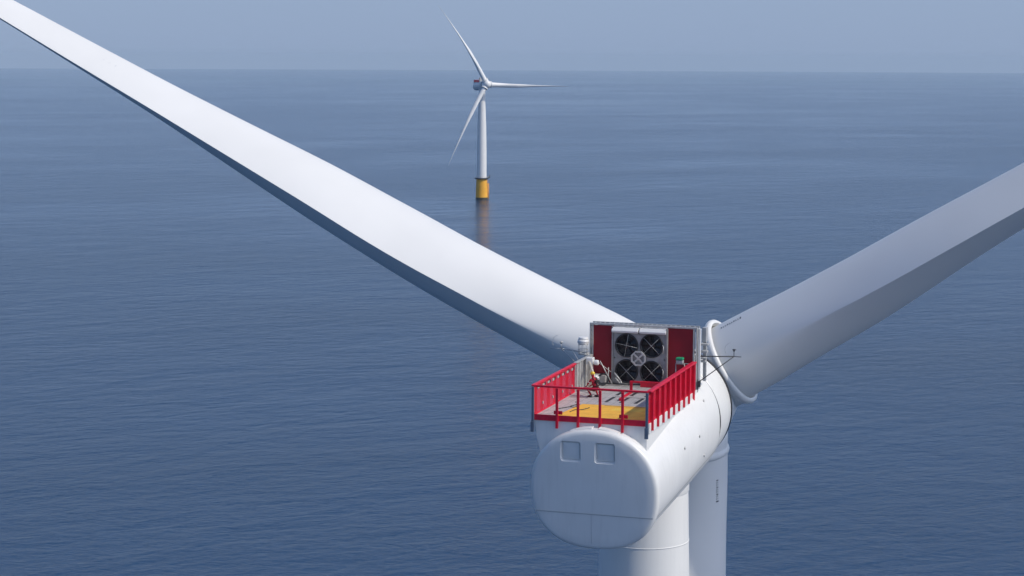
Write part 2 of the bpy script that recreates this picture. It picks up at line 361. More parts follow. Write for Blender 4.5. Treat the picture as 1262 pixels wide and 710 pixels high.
def build_turbine():
    t = empty('wind_turbine')
    # --- foundation
    bm = bmesh.new(); lathe_z(bm, [(-4, 5.15), (1.0, 5.15), (1.3, 5.1), (9, 4.9), (15.5, 4.6), (17.8, 4.55)], 72)
    fo = obj('foundation', bm, 'yellow', t, smooth=True, sharp=35)
    bm = bmesh.new(); lathe_z(bm, [(-3.9, 5.17), (1.6, 5.17), (1.75, 5.15)], 72); obj('splash_band', bm, 'rust', fo, smooth=True, sharp=35)
    bm = bmesh.new(); lathe_z(bm, [(17.3, 4.6), (17.4, 5.9), (18.2, 6.1), (18.25, 4.5)], 48); obj('work_platform', bm, 'dark', fo, sharp=30)
    bm = bmesh.new()
    for i in range(24):
        a = 2 * pi * i / 24; tube(bm, (5.9 * cos(a), 5.9 * sin(a), 18.2), (5.9 * cos(a), 5.9 * sin(a), 19.5), .05, n=6)
    for z in (18.85, 19.5): ringtube(bm, Matrix.Translation((0, 0, z)), 5.9, .045, 48, 6)
    obj('railing', bm, 'pale', fo)
    bm = bmesh.new(); tube(bm, (-6.3, 1.2, 18.2), (-6.3, 1.2, 20.6), .2); tube(bm, (-6.3, 1.2, 20.5), (-9.3, .6, 20.2), .16, .1); box(bm, -6.8, -5.7, .8, 1.8, 18.2, 19.4)
    obj('platform_crane', bm, 'dark', fo)
    bm = bmesh.new()
    for x in (-1.1, 1.1):
        tube(bm, (-6.0, x, -2), (-6.0, x, 13.5), .28, n=10)
        for z in (1.5, 7, 12.8): tube(bm, (-6.0, x, z), (-4.5, x, z), .16, n=8)
    for k in range(34): tube(bm, (-5.6, -.35, -.5 + k * .55), (-5.6, .35, -.5 + k * .55), .035, n=6)
    for x in (-.35, .35): tube(bm, (-5.6, x, -1), (-5.6, x, 18.2), .05, n=6)
    obj('boat_landing', bm, 'yellow', fo)
    # --- tower
    bm = bmesh.new(); lathe_z(bm, [(18.3, 4.15), (40, 4.05), (62, 3.72), (74, 3.28), (84, 2.88), (89, 2.76), (93.2, 2.66)], 96)
    tw = obj('tower', bm, 'tower', t, smooth=True, sharp=35)
    bm = bmesh.new()
    for z, r in ((89.95, 2.75), (45, 3.98)): lathe_z(bm, [(z - .035, r), (z - .02, r + .006), (z + .02, r + .005), (z + .035, r)], 96)
    pieces('section_flange', bm, 'tower', tw, smooth=True)
    bm = bmesh.new(); lathe_z(bm, [(93.0, 2.67), (93.1, 2.71), (94.2, 2.71)], 96); obj('yaw_collar', bm, 'white', tw, smooth=True, sharp=35)
    # --- nacelle
    bm = bmesh.new()
    st = [(-21.95, 3.62, 3.38, .02), (-20.0, 3.66, 3.44, .02), (-15, 3.76, 3.58, .02), (-10, 3.84, 3.72, .02), (-6.95, 3.88, 3.82, .03), (-6.84, 3.87, 3.82, .02)]
    def at_s(s):
        for a, b in zip(st[:-1], st[1:]):
            if s <= b[0]:
                k = (s - a[0]) / (b[0] - a[0]); return [a[i] + (b[i] - a[i]) * k for i in (1, 2, 3)]
        return st[-1][1:]
    RR = []
    for s in [-21.95, -20, -18, -16, -14, -12, -10.6, -9.6, -8.9, -8.87, -8.4, -7.4, -6.95, -6.84]:      # flattened under the deck, full round in front of it
        rx, rz, dz = at_s(s); R_ = body_ring(s, rx, rz, e=2.12, dz=dz, flat=.25)
        if s < -8.88: R_ = [Vector((p.x, p.y, min(p.z, 99.16))) for p in R_]
        RR.append(R_)
    rings(bm, RR)
    na = obj('nacelle', bm, 'white', t, smooth=True, sharp=40)
    bm = bmesh.new()      # rear cover with a rounded lip
    rings(bm, [body_ring(s, rx, rz, e=2.12, dz=.02, flat=.25) for s, rx, rz in ((-21.9, 3.60, 3.36), (-21.92, 3.70, 3.47), (-22.25, 3.70, 3.47), (-22.36, 3.66, 3.43), (-22.44, 3.58, 3.35), (-22.48, 3.44, 3.21), (-22.5, 3.0, 2.8), (-22.53, 1.4, 1.3), (-22.535, .05, .05))])
    rc = obj('rear_cover', bm, 'white', na, smooth=True, sharp=50)
    # scalloped joints on the upper rim of the cover
    bm = bmesh.new()
    for a0, a1 in ((44, 66), (68, 86), (92, 112)):
        A = []
        for k in range(9):
            a = radians(a0 + (a1 - a0) * k / 8)
            c = ax(-22.0) + UP_B * .02; d = Vector((cos(a), 0, 0)) + UP_B * sin(a)
            d2 = Vector((cos(a) * 3.70, 0, 0)) + UP_B * (sin(a) * 3.47)
            A.append([c + d2 + d * .01 + Vector((0, -.18, 0)), c + d2 + d * .075 + Vector((0, -.1, 0)), c + d2 + d * .075 + Vector((0, .3, 0)), c + d2 + d * .01 + Vector((0, .35, 0))])
        rings(bm, A)
    obj('cover_joint', bm, 'white', rc, smooth=True, sharp=40)
    def capP(x, h, off=0.0):      # a point on the rear face: x, height above the face's centre
        return ax(-22.515 - off) + UP_B * (.02 + h) + Vector((x, 0, 0))
    for x0 in (-1.86, 0.12):
        bm = bmesh.new(); w_ = 1.16; h0, h1 = 1.62, 2.78
        def rr(inset, off, n=5, rad=.14):
            P = []
            X0, X1, Z0, Z1 = x0 + inset, x0 + w_ - inset, h0 + inset, h1 - inset; rad = max(.03, rad - inset * .6)
            for cx, cz, a in ((X1 - rad, Z1 - rad, 0), (X0 + rad, Z1 - rad, 90), (X0 + rad, Z0 + rad, 180), (X1 - rad, Z0 + rad, 270)):
                for k in range(n):
                    an = radians(a + 90 * k / (n - 1)); P.append(capP(cx + rad * cos(an), cz + rad * sin(an), off))
            return P
        cb = bmesh.new(); rings(cb, [rr(-.02, .30), rr(-.02, .02), rr(.07, -.17), rr(.07, -.20)], True, True)
        cut = obj('cutter', cb, 'white'); md = rc.modifiers.new('b', 'BOOLEAN'); md.operation = 'DIFFERENCE'; md.object = cut; md.solver = 'EXACT'
        bpy.context.view_layer.update()
        me2 = bpy.data.meshes.new_from_object(rc.evaluated_get(bpy.context.evaluated_depsgraph_get())); rc.modifiers.clear(); rc.data = me2
        bpy.data.objects.remove(cut)
        rings(bm, [rr(.10, -.19), rr(.10, -.155), rr(.13, -.14), rr(.5, -.14)], True, True)
        hh = obj('rear_hatch', bm, 'white', rc, smooth=True, sharp=32)
    bm = bmesh.new()      # joints across the rear cover
    def strip(pts, hw, off):
        for a, b in zip(pts[:-1], pts[1:]):
            d = Vector((b[0] - a[0], b[1] - a[1])).normalized(); n_ = (-d[1] * hw, d[0] * hw)
            bm.faces.new([bm.verts.new(capP(*p, off)) for p in ((a[0] + n_[0], a[1] + n_[1]), (b[0] + n_[0], b[1] + n_[1]), (b[0] - n_[0], b[1] - n_[1]), (a[0] - n_[0], a[1] - n_[1]))])
    strip([(-3.40, -1.34), (3.42, -1.34)], .018, .030)
    pieces('cover_seam', bm, 'reflective', rc)
    bm = bmesh.new(); strip([(-.14, -1.38), (-.14, -3.1)], .007, .032); strip([(-3.40, -1.375), (3.42, -1.375)], .012, .031); pieces('cover_seam', bm, 'softline', rc)
    # long joint down the right flank and small lugs
    def flank(s, ang, off):
        k = (s + 21.95) / (21.95 - 6.8); rx = 3.62 + .25 * k + off; rz = 3.38 + .44 * k + off; dz = .02
        c_, s_ = cos(ang), sin(ang); e = 2.12 if s_ > 0 else 2.37
        return ax(s) + UP_B * (dz + math.copysign(abs(s_) ** (2 / e), s_) * rz) + Vector((math.copysign(abs(c_) ** (2 / e), c_) * rx, 0, 0))
    for side in (0, 1):
        bm = bmesh.new(); pts = [(-21.8 + i * .5) for i in range(31)]
        for a, b in zip(pts[:-1], pts[1:]):
            def an(d): return radians(-24 + d) if side == 0 else radians(180 + 24 - d)
            for d0, d1, off in ((-.45, .45, .03),):
                bm.faces.new([bm.verts.new(flank(x, an(d), off)) for x, d in ((a, d0), (b, d0), (b, d1), (a, d1))])
        obj('flank_seam', bm, 'softline', na)
    for s, a in ((-12.3, 8), (-11.0, -12), (-9.3, 30), (-15.8, 12)):
        p = flank(s, radians(a), 0.0); n_ = Vector((cos(radians(a)), 0, sin(radians(a))))
        bm = bmesh.new(); tube(bm, p, p + n_ * .09, .07, .05, 8); tube(bm, p + n_ * .05 + Vector((0, 0, -.1)), p + n_ * .05 + Vector((0, 0, .1)), .025, n=6)
        obj('lifting_lug', bm, 'pale', na)
    # box under the deck, tapering on the left
    bm = bmesh.new(); y0, y1 = -11.25, 4.1
    sect = [(-3.74, 99.22), (2.86, 99.22), (2.86, 97.0), (2.3, 95.9), (-2.3, 95.9), (-3.05, 96.6), (-3.38, 97.4), (-3.58, 98.2)]
    A = [(x, y0, z) for x, z in sect]; Bq = [(x, y1, z + (.9 if z < 99 else 0)) for x, z in sect]
    rings(bm, [A, Bq])
    obj('deck_plinth', bm, 'white', na, bevel=.04)
    bm = bmesh.new()                      # narrow upstand beside the right wall
    box(bm, 2.863, 2.98, -11.2, 4.0, 98.7, 99.27); 
    obj('upstand', bm, 'white', na, bevel=.02)
    # --- generator
    bm = bmesh.new()
    rings(bm, [body_ring(s, r, r) for s, r in ((-6.60, 3.5), (-6.58, 3.86), (-6.5, 3.92), (-5, 3.94), (-3.75, 3.93), (-3.55, 3.86), (-3.45, 3.7), (-3.44, 3.2))])
    ge = obj('generator', bm, 'white', t, smooth=True, sharp=35)
    bm = bmesh.new(); rings(bm, [body_ring(s, r, r) for s, r in ((-6.9, 3.4), (-6.86, 3.86), (-6.82, 3.905), (-6.70, 3.905), (-6.66, 3.86), (-6.5, 3.4))]); obj('generator_gap', bm, 'line', ge, smooth=True, sharp=35)
    bm = bmesh.new(); rings(bm, [body_ring(s, r, r) for s, r in ((-3.66, 3.6), (-3.64, 3.90), (-3.6, 3.955), (-3.42, 3.955), (-3.38, 3.86), (-2.9, 3.6), (-2.9, 3.0))]); obj('rotor_gap', bm, 'line', ge, smooth=True, sharp=35)
    # --- hub (spinner) in rotor frame
    def rring(s, r, n=72):
        a = Vector((0, cos(TAU_R), sin(TAU_R))); v = Vector((1, 0, 0)).cross(a)
        return [HUB + a * s + Vector((cos(2 * pi * i / n) * r, 0, 0)) + v * (sin(2 * pi * i / n) * r) for i in range(n)]
    bm = bmesh.new(); rings(bm, [rring(s, r) for s, r in ((-3.0, 3.3), (-2.98, 3.66), (-2.6, 3.70), (-1, 3.70), (.8, 3.55), (2, 3.2), (3, 2.6), (3.8, 1.75), (4.2, .9), (4.35, .05))])
    hu = obj('hub', bm, 'white', t, smooth=True, sharp=45)
    for az in (-60, 60, 180):
        bm = bmesh.new(); n = 72
        def cr(z, r, ox=-.36 if az != 180 else -.08, k=1.0 if az != 180 else .955): r *= k; return [(ox + r * cos(2 * pi * i / n), r * sin(2 * pi * i / n), z) for i in range(n)]
        rings(bm, [cr(.8, 2.75), cr(3.45, 2.80), cr(3.6, 2.90), cr(3.72, 2.99), cr(3.88, 3.03), cr(4.04, 2.99), cr(4.12, 2.88), cr(4.10, 2.74), cr(3.8, 2.64)], True, False)
        o = obj('blade_collar', bm, 'white', hu, smooth=True, sharp=60); orient(o, radians(az))
    # access marks on spinner
    bm = bmesh.new(); 
    for x, z in ((3.3, .8),): 
        tube(bm, HUB + Vector((2.9, -2.6, -1.9)), HUB + Vector((3.12, -2.72, -2.03)), .09, n=8)
    obj('hub_fitting', bm, 'dark', hu)
    return t, na, ge, hu

def build_deck(t):
    ZF = 99.35
    bm = bmesh.new(); box(bm, -3.72, 2.84, -11.25, 1.0, 99.235, ZF); dk = obj('hoist_platform', bm, 'deck', t)
    bm = bmesh.new()
    P = [(-2.6, -11.1), (2.78, -11.1), (2.78, -6.5), (-2.15, -6.7)]
    def sheet(bm, P, z, h=.004):
        A = [bm.verts.new((x, y, z)) for x, y in P]; bm.faces.new(A)
    sheet(bm, P, ZF + .004); obj('yellow_area', bm, 'deckyellow', dk)
    bm = bmesh.new(); sheet(bm, [(-.1, -8.25), (1.75, -8.3), (1.8, -7.45), (.0, -7.45)], ZF + .008); obj('sunlit_patch', bm, 'sunlityellow', dk)  # lighter sheet painted as a pool of sunlight on the yellow
    bm = bmesh.new()      # dark strips and thin cross lines on the forward deck
    for y0 in (-5.6, -3.1):
        for x in (-1.05, -.18, .72):
            sheet(bm, [(x - .11, y0), (x + .11, y0), (x + .13, y0 + 1.85), (x - .07, y0 + 1.85)], ZF + .006)
        sheet(bm, [(-1.0, y0 + 1.86), (1.5, y0 + 1.86), (1.5, y0 + 1.93), (-1.0, y0 + 1.93)], ZF + .006)
    sheet(bm, [(-3.6, -4.62), (-2.4, -4.66), (-2.4, -4.55), (-3.6, -4.52)], ZF + .006)  # cast shadow of the crouching person, painted as a dark strip
    sheet(bm, [(-.8, -6.86), (2.7, -6.82), (2.7, -6.72), (-.8, -6.76)], ZF + .0065)
    pieces('deck_strip_and_shadow', bm, 'dark', dk)
    rnd = random.Random(5)
    for k, (x, y) in enumerate(((-2.7, -6.4), (-2.2, -7.3), (-1.4, -8.1))):
        pts = [(x + .9 * (i / 12) * cos(1.2 * k + i * .12), y - 1.3 * (i / 12) + .22 * sin(i * .8 + k), ZF + .03) for i in range(13)]
        bm = bmesh.new(); path(bm, pts, .022, 6); obj('rope', bm, 'dark', dk)
    # right wall: ribbed perforated sheet, its ribs reach down the plinth
    bm = bmesh.new(); box(bm, 2.90, 2.915, -11.2, .1, 99.32, 101.02); obj('wall_panel', bm, 'perf', dk)
    for k in range(9):
        y = -10.75 + k * 1.305
        bm = bmesh.new(); box(bm, 2.918, 3.10, y - .07, y + .07, 98.82, 101.0); box(bm, 2.918, 2.99, y + .58, y + .66, 99.30, 101.0)
        obj('wall_rib', bm, 'red', dk, bevel=.012)
    bm = bmesh.new(); box(bm, 2.80, 3.10, -11.3, .15, 101.02, 101.13); box(bm, 2.86, 2.935, -11.3, .15, 99.26, 99.40); obj('top_rail', bm, 'red', dk, bevel=.03)
    # left wall
    bm = bmesh.new(); box(bm, -3.76, -3.745, -11.2, -2.9, 99.32, 101.02); obj('wall_panel', bm, 'perf', dk)
    for k in range(7):
        y = -10.6 + k * 1.28
        bm = bmesh.new(); box(bm, -3.92, -3.765, y - .06, y + .06, 98.82, 101.0); obj('wall_rib', bm, 'red', dk, bevel=.012)
    bm = bmesh.new(); box(bm, -3.88, -3.66, -11.3, -2.2, 101.02, 101.12); box(bm, -3.78, -3.70, -11.3, -2.9, 99.30, 99.42); obj('top_rail', bm, 'red', dk, bevel=.03)
    bm = bmesh.new()      # small slots and cleats under the left rail
    for k in range(8):
        y = -10.6 + k * .98; box(bm, -3.742, -3.70, y, y + .34, 100.78, 100.9)
    for k in range(4):
        y = -9.6 + k * 2.0; box(bm, -3.742, -3.69, y, y + .12, 99.75, 99.9)
    pieces('wall_cleat', bm, 'pale', dk)
    bm = bmesh.new()
    for k in range(8):
        y = -10.2 + k * .98; box(bm, -3.7435, -3.735, y, y + .3, 100.76, 100.93)
    pieces('wall_slot', bm, 'line', dk)
    # rear railing: rail, kick beam, posts
    bm = bmesh.new(); box(bm, -3.8, 2.9, -11.36, -11.22, 101.0, 101.12); obj('top_rail', bm, 'red', dk, bevel=.03)
    bm = bmesh.new(); box(bm, -3.70, 2.84, -11.34, -11.255, 99.12, 99.45); obj('kick_beam', bm, 'red', dk, bevel=.01)
    for x in (-2.33, -1.10, .17, 1.47):
        bm = bmesh.new(); box(bm, x - .075, x + .075, -11.44, -11.345, 98.72, 101.0)
        if x in (-2.33, 1.47): box(bm, x - .25, x + .25, -11.20, -11.12, 99.48, 99.68)
        obj('railing_post', bm, 'red', dk, bevel=.012)
    for x in (-3.74, 2.87):
        bm = bmesh.new(); box(bm, x - .07, x + .07, -11.46, -11.365, 98.9, 101.02); box(bm, x - .11, x + .09, -11.50, -11.37, 98.45, 99.05)
        obj('corner_post', bm, 'blue', dk, bevel=.012)
    # grey ribbed locker wall closing the left side
    bm = bmesh.new(); box(bm, -3.80, -3.70, -2.88, .75, 99.36, 101.1)
    for k in range(6): box(bm, -3.70, -3.63, -2.8 + k * .62, -2.68 + k * .62, 99.4, 101.05)
    box(bm, -3.82, -3.6, -2.88, .75, 101.1, 101.16)
    obj('side_screen', bm, 'pale', dk)
    # inner red guard rail by the fans
    bm = bmesh.new(); box(bm, -.52, -.36, -2.1, -1.95, ZF, 100.05); box(bm, -.52, 2.3, -2.08, -1.97, 99.98, 100.09)
    box(bm, -.40, -.30, -5.0, -4.88, ZF, 99.5); box(bm, -.46, -.34, -4.9, -1.9, ZF + .02, ZF + .14)
    box(bm, -.44, 2.7, .2, .35, 99.36, 99.72); box(bm, 2.1, 2.25, -2.1, -1.95, ZF, 100.0)
    obj('guard_rail', bm, 'red', dk, bevel=.012)
    return dk

def build_cooler(t):
    bm = bmesh.new()        # frame round the cooler
    Y = 1.0
    for x in (-3.86, -3.70, 2.70, 2.86): box(bm, x - .04, x + .04, Y - .05, Y + .12, 99.3, 103.05)
    box(bm, -3.9, 2.9, Y - .06, Y + .14, 103.0, 103.10)
    box(bm, -3.9, 2.9, Y + .7, Y + .8, 103.02, 103.1)
    for k in range(22): box(bm, -3.7 + k * .3, -3.66 + k * .3, Y + .14, Y + .7, 103.03, 103.07)
    for x in (-3.86, 2.86): box(bm, x - .05, x + .05, Y + .68, Y + .8, 99.3, 103.02)
    co = obj('cooler', bm, 'pale', t, bevel=.008)
    for x0, x1 in ((-3.66, -2.36), (1.04, 2.66)):
        bm = bmesh.new(); box(bm, x0, x1, Y + .02, Y + .08, 99.3, 102.97)
        obj('side_panel', bm, 'shadedred', co)
    bm = bmesh.new(); box(bm, -3.9, -3.86, Y + .13, Y + .68, 99.3, 103.0); box(bm, 2.87, 2.9, Y + .13, Y + .68, 99.3, 103.0); box(bm, -3.6, 2.6, Y + .70, Y + .78, 99.3, 103.0)
    obj('rear_panel', bm, 'grey', co)
    # fan module
    bm = bmesh.new(); X0, X1 = -2.32, 1.0; Z0, Z1 = 99.42, 102.62; yc = Y - .22; n = 40
    cen = [(-1.47, 101.82), (.11, 101.86), (-1.45, 100.22), (.13, 100.20)]; rad = .705
    # plate with four round holes, each quadrant a ring from the circle to its cell's edge
    zm, xm = 101.03, -.67
    for (cx, cz), (a0, a1, b0, b1) in zip(cen, ((X0, xm, zm, Z1), (xm, X1, zm, Z1), (X0, xm, Z0, zm), (xm, X1, Z0, zm))):
        inn, out, inb = [], [], []
        for i in range(n):
            t_ = 2 * pi * (i + .5) / n; dx, dz = cos(t_), sin(t_)
            k = min(((a1 - cx) / dx if dx > 0 else (a0 - cx) / dx), ((b1 - cz) / dz if dz > 0 else (b0 - cz) / dz))
            out.append(bm.verts.new((cx + dx * k, yc, cz + dz * k))); inn.append(bm.verts.new((cx + dx * rad, yc, cz + dz * rad))); inb.append(bm.verts.new((cx + dx * rad, yc + .3, cz + dz * rad)))
        for i in range(n):
            j = (i + 1) % n; bm.faces.new((inn[i], inn[j], out[j], out[i])); bm.faces.new((inn[i], inb[i], inb[j], inn[j]))
    box(bm, X0, X0 + .03, yc + .002, Y + .5, Z0, Z1); box(bm, X1 - .03, X1, yc + .002, Y + .5, Z0, Z1)
    box(bm, X0, X1, yc + .31, yc + .35, Z0, Z1)
    box(bm, X1 + .02, X1 + .12, yc - .05, yc + .1, 99.4, 102.95); box(bm, X0 - .1, X0 - .02, yc - .05, yc + .1, 99.4, 102.95)
    pl = obj('fan_housing', bm, 'housing', co)
    for cx, cz in cen:
        bm = bmesh.new(); mt = Matrix.Translation((cx, yc - .03, cz)) @ Matrix.Rotation(pi / 2, 4, 'X')
        ringtube(bm, mt, rad - .005, .05, 40, 8)
        tube(bm, (cx, yc + .28, cz), (cx, yc + .29, cz), rad, n=40)
        tube(bm, (cx, yc + .02, cz), (cx, yc + .26, cz), .17, .2, 16)
        for k in range(7):
            a = 2 * pi * k / 7 + cx
            P = [(.18, a - .15, .10), (.70, a - .12, .06), (.72, a + .42, .22), (.18, a + .5, .2)]
            bm.faces.new([bm.verts.new((cx + r_ * cos(b_), yc + d_, cz + r_ * sin(b_))) for r_, b_, d_ in P])
        obj('fan', bm, 'black', co)
        bm = bmesh.new()
        for r_ in (.2, .36, .52, .66): ringtube(bm, Matrix.Translation((cx, yc - .06, cz)) @ Matrix.Rotation(pi / 2, 4, 'X'), r_, .006, 32, 4)
        obj('fan_guard', bm, 'dark', co)
        bm = bmesh.new()
        a0 = radians(45 if cx > 0 or cz < 101 else 80)
        for k in range(2):
            a = a0 + k * pi / 2
            tube(bm, (cx - .7 * cos(a), yc - .08, cz - .7 * sin(a)), (cx + .7 * cos(a), yc - .08, cz + .7 * sin(a)), .010, n=6)
        obj('guard_stay', bm, 'pale', co)
    # octagonal brace where the four fans meet
    bm = bmesh.new(); cx, cz, r1, r0 = -.70, 101.05, .50, .39
    A, B_ = [], []
    for k in range(8):
        a = radians(22.5 + 45 * k); A.append((cx + r1 * cos(a), cz + r1 * sin(a))); B_.append((cx + r0 * cos(a), cz + r0 * sin(a)))
    for k in range(8):
        j = (k + 1) % 8
        f_ = [bm.verts.new((p[0], yc - .16, p[1])) for p in (A[k], A[j], B_[j], B_[k])]; b_ = [bm.verts.new((p[0], yc - .08, p[1])) for p in (A[k], A[j], B_[j], B_[k])]
        bm.faces.new(f_); bm.faces.new(b_[::-1])
        for i in range(4): bm.faces.new((f_[i], f_[(i + 1) % 4], b_[(i + 1) % 4], b_[i]))
    for a in (pi / 4, 3 * pi / 4):
        d = Vector((cos(a), 0, sin(a))) * .42; n_ = Vector((-sin(a), 0, cos(a))) * .055; c_ = Vector((cx, 0, cz)); off = .001 if a < 1 else 0
        P = [c_ + d + n_, c_ + d - n_, c_ - d - n_, c_ - d + n_]
        f_ = [bm.verts.new(p + Vector((0, yc - .15 - off, 0))) for p in P]; b_ = [bm.verts.new(p + Vector((0, yc - .09, 0))) for p in P]
        bm.faces.new(f_); bm.faces.new(b_[::-1])
        for i in range(4): bm.faces.new((f_[i], f_[(i + 1) % 4], b_[(i + 1) % 4], b_[i]))
    obj('fan_brace', bm, 'pale', co, bevel=.01)
    # white covers over the top
    for x0, x1 in ((-2.42, -.74), (-.66, 1.02)):
        bm = bmesh.new()
        rings(bm, [[(x, Y + .3, 102.66), (x, yc - .12, 102.60), (x, yc - .16, 102.72), (x, yc - .02, 102.90), (x, Y + .3, 102.93)] for x in (x0, x1)])
        obj('top_cover', bm, 'white', co, bevel=.02)
    # handles beside the right fans, pipes below
    bm = bmesh.new()
    for z in (101.4, 99.9):
        path(bm, [(.80, yc - .05, z), (.87, yc - .12, z + .1), (.88, yc - .12, z + .45), (.80, yc - .05, z + .55)], .025, 6)
    path(bm, [(-2.6, Y - .3, 99.36), (-2.6, Y - .3, 100.4)], .03, 8)
    path(bm, [(-2.1, Y - .5, 99.8), (-1.85, Y - .55, 99.55), (-1.8, Y - .55, 99.36)], .05, 8)
    path(bm, [(-2.2, Y - .4, 100.1), (-1.75, Y - .5, 99.62), (-1.7, Y - .5, 99.36)], .05, 8)
    pieces('pipework', bm, 'pale', co)
    bm = bmesh.new()
    for k in range(3): ringtube(bm, Matrix.Translation((-2.75, Y - .9 - .04 * k, 99.75)) @ Matrix.Rotation(radians(70), 4, 'X'), .3 + .03 * k, .03, 24, 6)
    path(bm, [(-3.1, Y - .7, 99.42), (-2.2, Y - .8, 99.5), (-1.2, Y - .7, 99.46), (.2, Y - .6, 99.5)], .06, 8)
    obj('hose', bm, 'dark', co)
    bm = bmesh.new(); box(bm, -3.5, -2.7, Y - .7, Y - .1, 99.36, 99.95); obj('junction_box', bm, 'pale', co, bevel=.02)
    return co

def build_extras(t):
    # davit crane folded beside the left screen
    bm = bmesh.new(); tube(bm, (-3.3, -.9, 99.36), (-3.3, -.9, 100.85), .15, .13, 14)
    cr = obj('davit_crane', bm, 'tan', t, smooth=False)
    bm = bmesh.new(); tube(bm, (-3.42, -1.0, 101.05), (-2.35, -2.9, 99.95), .10, .07, 12); tube(bm, (-2.35, -2.9, 99.95), (-1.9, -3.6, 99.55), .06, .05, 10); obj('crane_boom', bm, 'tan', cr)
    bm = bmesh.new(); box(bm, -3.52, -3.10, -1.2, -.7, 100.80, 101.22); tube(bm, (-3.0, -1.1, 100.95), (-2.75, -1.1, 100.95), .16, n=14); obj('winch', bm, 'white', cr, bevel=.03)
    bm = bmesh.new(); tube(bm, (-3.05, -.6, 101.0), (-2.35, .3, 100.2), .025, n=6); tube(bm, (-2.85, -.4, 100.95), (-2.2, .1, 99.5), .035, n=6); obj('crane_stay', bm, 'pale', cr)
    bm = bmesh.new(); tube(bm, (-2.75, -2.1, 100.15), (-2.5, -2.1, 100.15), .22, n=16); tube(bm, (-2.82, -2.1, 100.15), (-2.43, -2.1, 100.15), .12, n=12); obj('cable_drum', bm, 'pale', cr)
    # obstruction lamp on its cage, left
    bm = bmesh.new(); c = (-4.12, .3)
    for a in range(6):
        p = (c[0] + .3 * cos(a * pi / 3), c[1] + .3 * sin(a * pi / 3)); tube(bm, (*p, 101.2), (*p, 101.85), .018, n=6)
    for z in (101.25, 101.5, 101.84): ringtube(bm, Matrix.Translation((*c, z)), .3, .022, 24, 6)
    tube(bm, (-3.8, .4, 101.2), (-4.4, .3, 101.2), .05, n=8); box(bm, -4.0, -3.6, .1, .6, 101.0, 101.2)
    lp = obj('obstruction_light', bm, 'pale', t)
    bm = bmesh.new(); tube(bm, (*c, 101.86), (*c, 101.94), .30, .37, 24); tube(bm, (*c, 101.94), (*c, 102.12), .37, .34, 24); tube(bm, (*c, 102.12), (*c, 102.28), .30, .29, 24); obj('lamp_head', bm, 'white', lp)
    # wind masts on both sides
    def mast(side, foot, tip, low):
        bm = bmesh.new()
        path(bm, [foot, tip], .035, 8); path(bm, [low, tip], .03, 8)
        if side < 0: path(bm, [(-3.9, -1.4, 101.0), (tip[0] + .7, tip[1], tip[2] - .02)], .022, 8)
        m_ = obj('wind_mast', bm, 'grey' if side < 0 else 'dark', t)
        bm = bmesh.new(); tx, ty, tz = tip
        tube(bm, (tx - .35, ty, tz), (tx + .45, ty, tz), .025, n=8) if side > 0 else tube(bm, (tx - .7, ty, tz), (tx + .2, ty, tz), .022, n=8)
        tube(bm, (tx, ty, tz), (tx, ty, tz + .35), .022, n=8)
        tube(bm, (tx, ty, tz + .30), (tx, ty, tz + .46), .04, .10, 10)
        for k in range(3):
            a = k * 2.1; tube(bm, (tx, ty, tz + .42), (tx + .14 * cos(a), ty + .14 * sin(a), tz + .42), .015, n=5)
        obj('anemometer', bm, 'dark' if side > 0 else 'pale', m_)
        bm = bmesh.new(); ringtube(bm, Matrix.Translation((tx - .15, ty, tz + .42)) @ Matrix.Rotation(pi / 2, 4, 'X'), .42, .012, 20, 5, a0=radians(100), a1=radians(215)); obj('lightning_rod', bm, 'pale', m_)
    mast(1, (2.9, 1.2, 101.3), (5.1, 1.5, 101.35), (3.05, .9, 99.75))
    mast(-1, (-3.8, .6, 101.25), (-5.6, .5, 101.45), (-4.4, .1, 100.55))
    # green topped marker lamp on a stand
    bm = bmesh.new()
    for x in (1.78, 2.32): tube(bm, (x, .2, 99.36), (x, .2, 100.93), .028, n=6)
    tube(bm, (1.76, .2, 100.92), (2.34, .2, 100.92), .03, n=6); tube(bm, (2.2, .2, 100.97), (2.9, -.2, 101.0), .03, n=6)
    sl = obj('signal_lamp', bm, 'pale', t)
    bm = bmesh.new(); box(bm, 1.82, 2.24, .02, .38, 100.95, 101.16); obj('lamp_base', bm, 'grey', sl, bevel=.02)
    bm = bmesh.new(); box(bm, 1.80, 2.26, .0, .40, 101.163, 101.33); obj('lens', bm, 'green', sl, bevel=.05)
    # clutter between cooler and rotor on the right
    bm = bmesh.new()
    box(bm, 2.93, 3.08, 1.15, 1.35, 99.3, 103.0)
    sp = obj('service_post', bm, 'white', t, bevel=.02)
    bm = bmesh.new()
    for k, (z, h) in enumerate(((101.9, .12), (101.45, .14), (101.05, .1), (100.85, .12))):
        box(bm, 2.95, 3.42 - .05 * k, 1.7, 2.1, z, z + h)
    box(bm, 2.95, 3.22, 2.15, 2.6, 102.05, 102.95); box(bm, 3.0, 3.2, 2.3, 2.5, 99.6, 102.05)
    obj('service_bracket', bm, 'grey', sp, bevel=.02)
    bm = bmesh.new(); tube(bm, (2.98, 1.0, 99.9), (2.98, 1.0, 98.4), .03, n=6); box(bm, 2.97, 3.15, .85, 1.1, 99.45, 99.8); tube(bm, (2.98, .3, 101.1), (2.98, .3, 101.5), .03, n=6)
    pieces('bracket', bm, 'dark', sp)

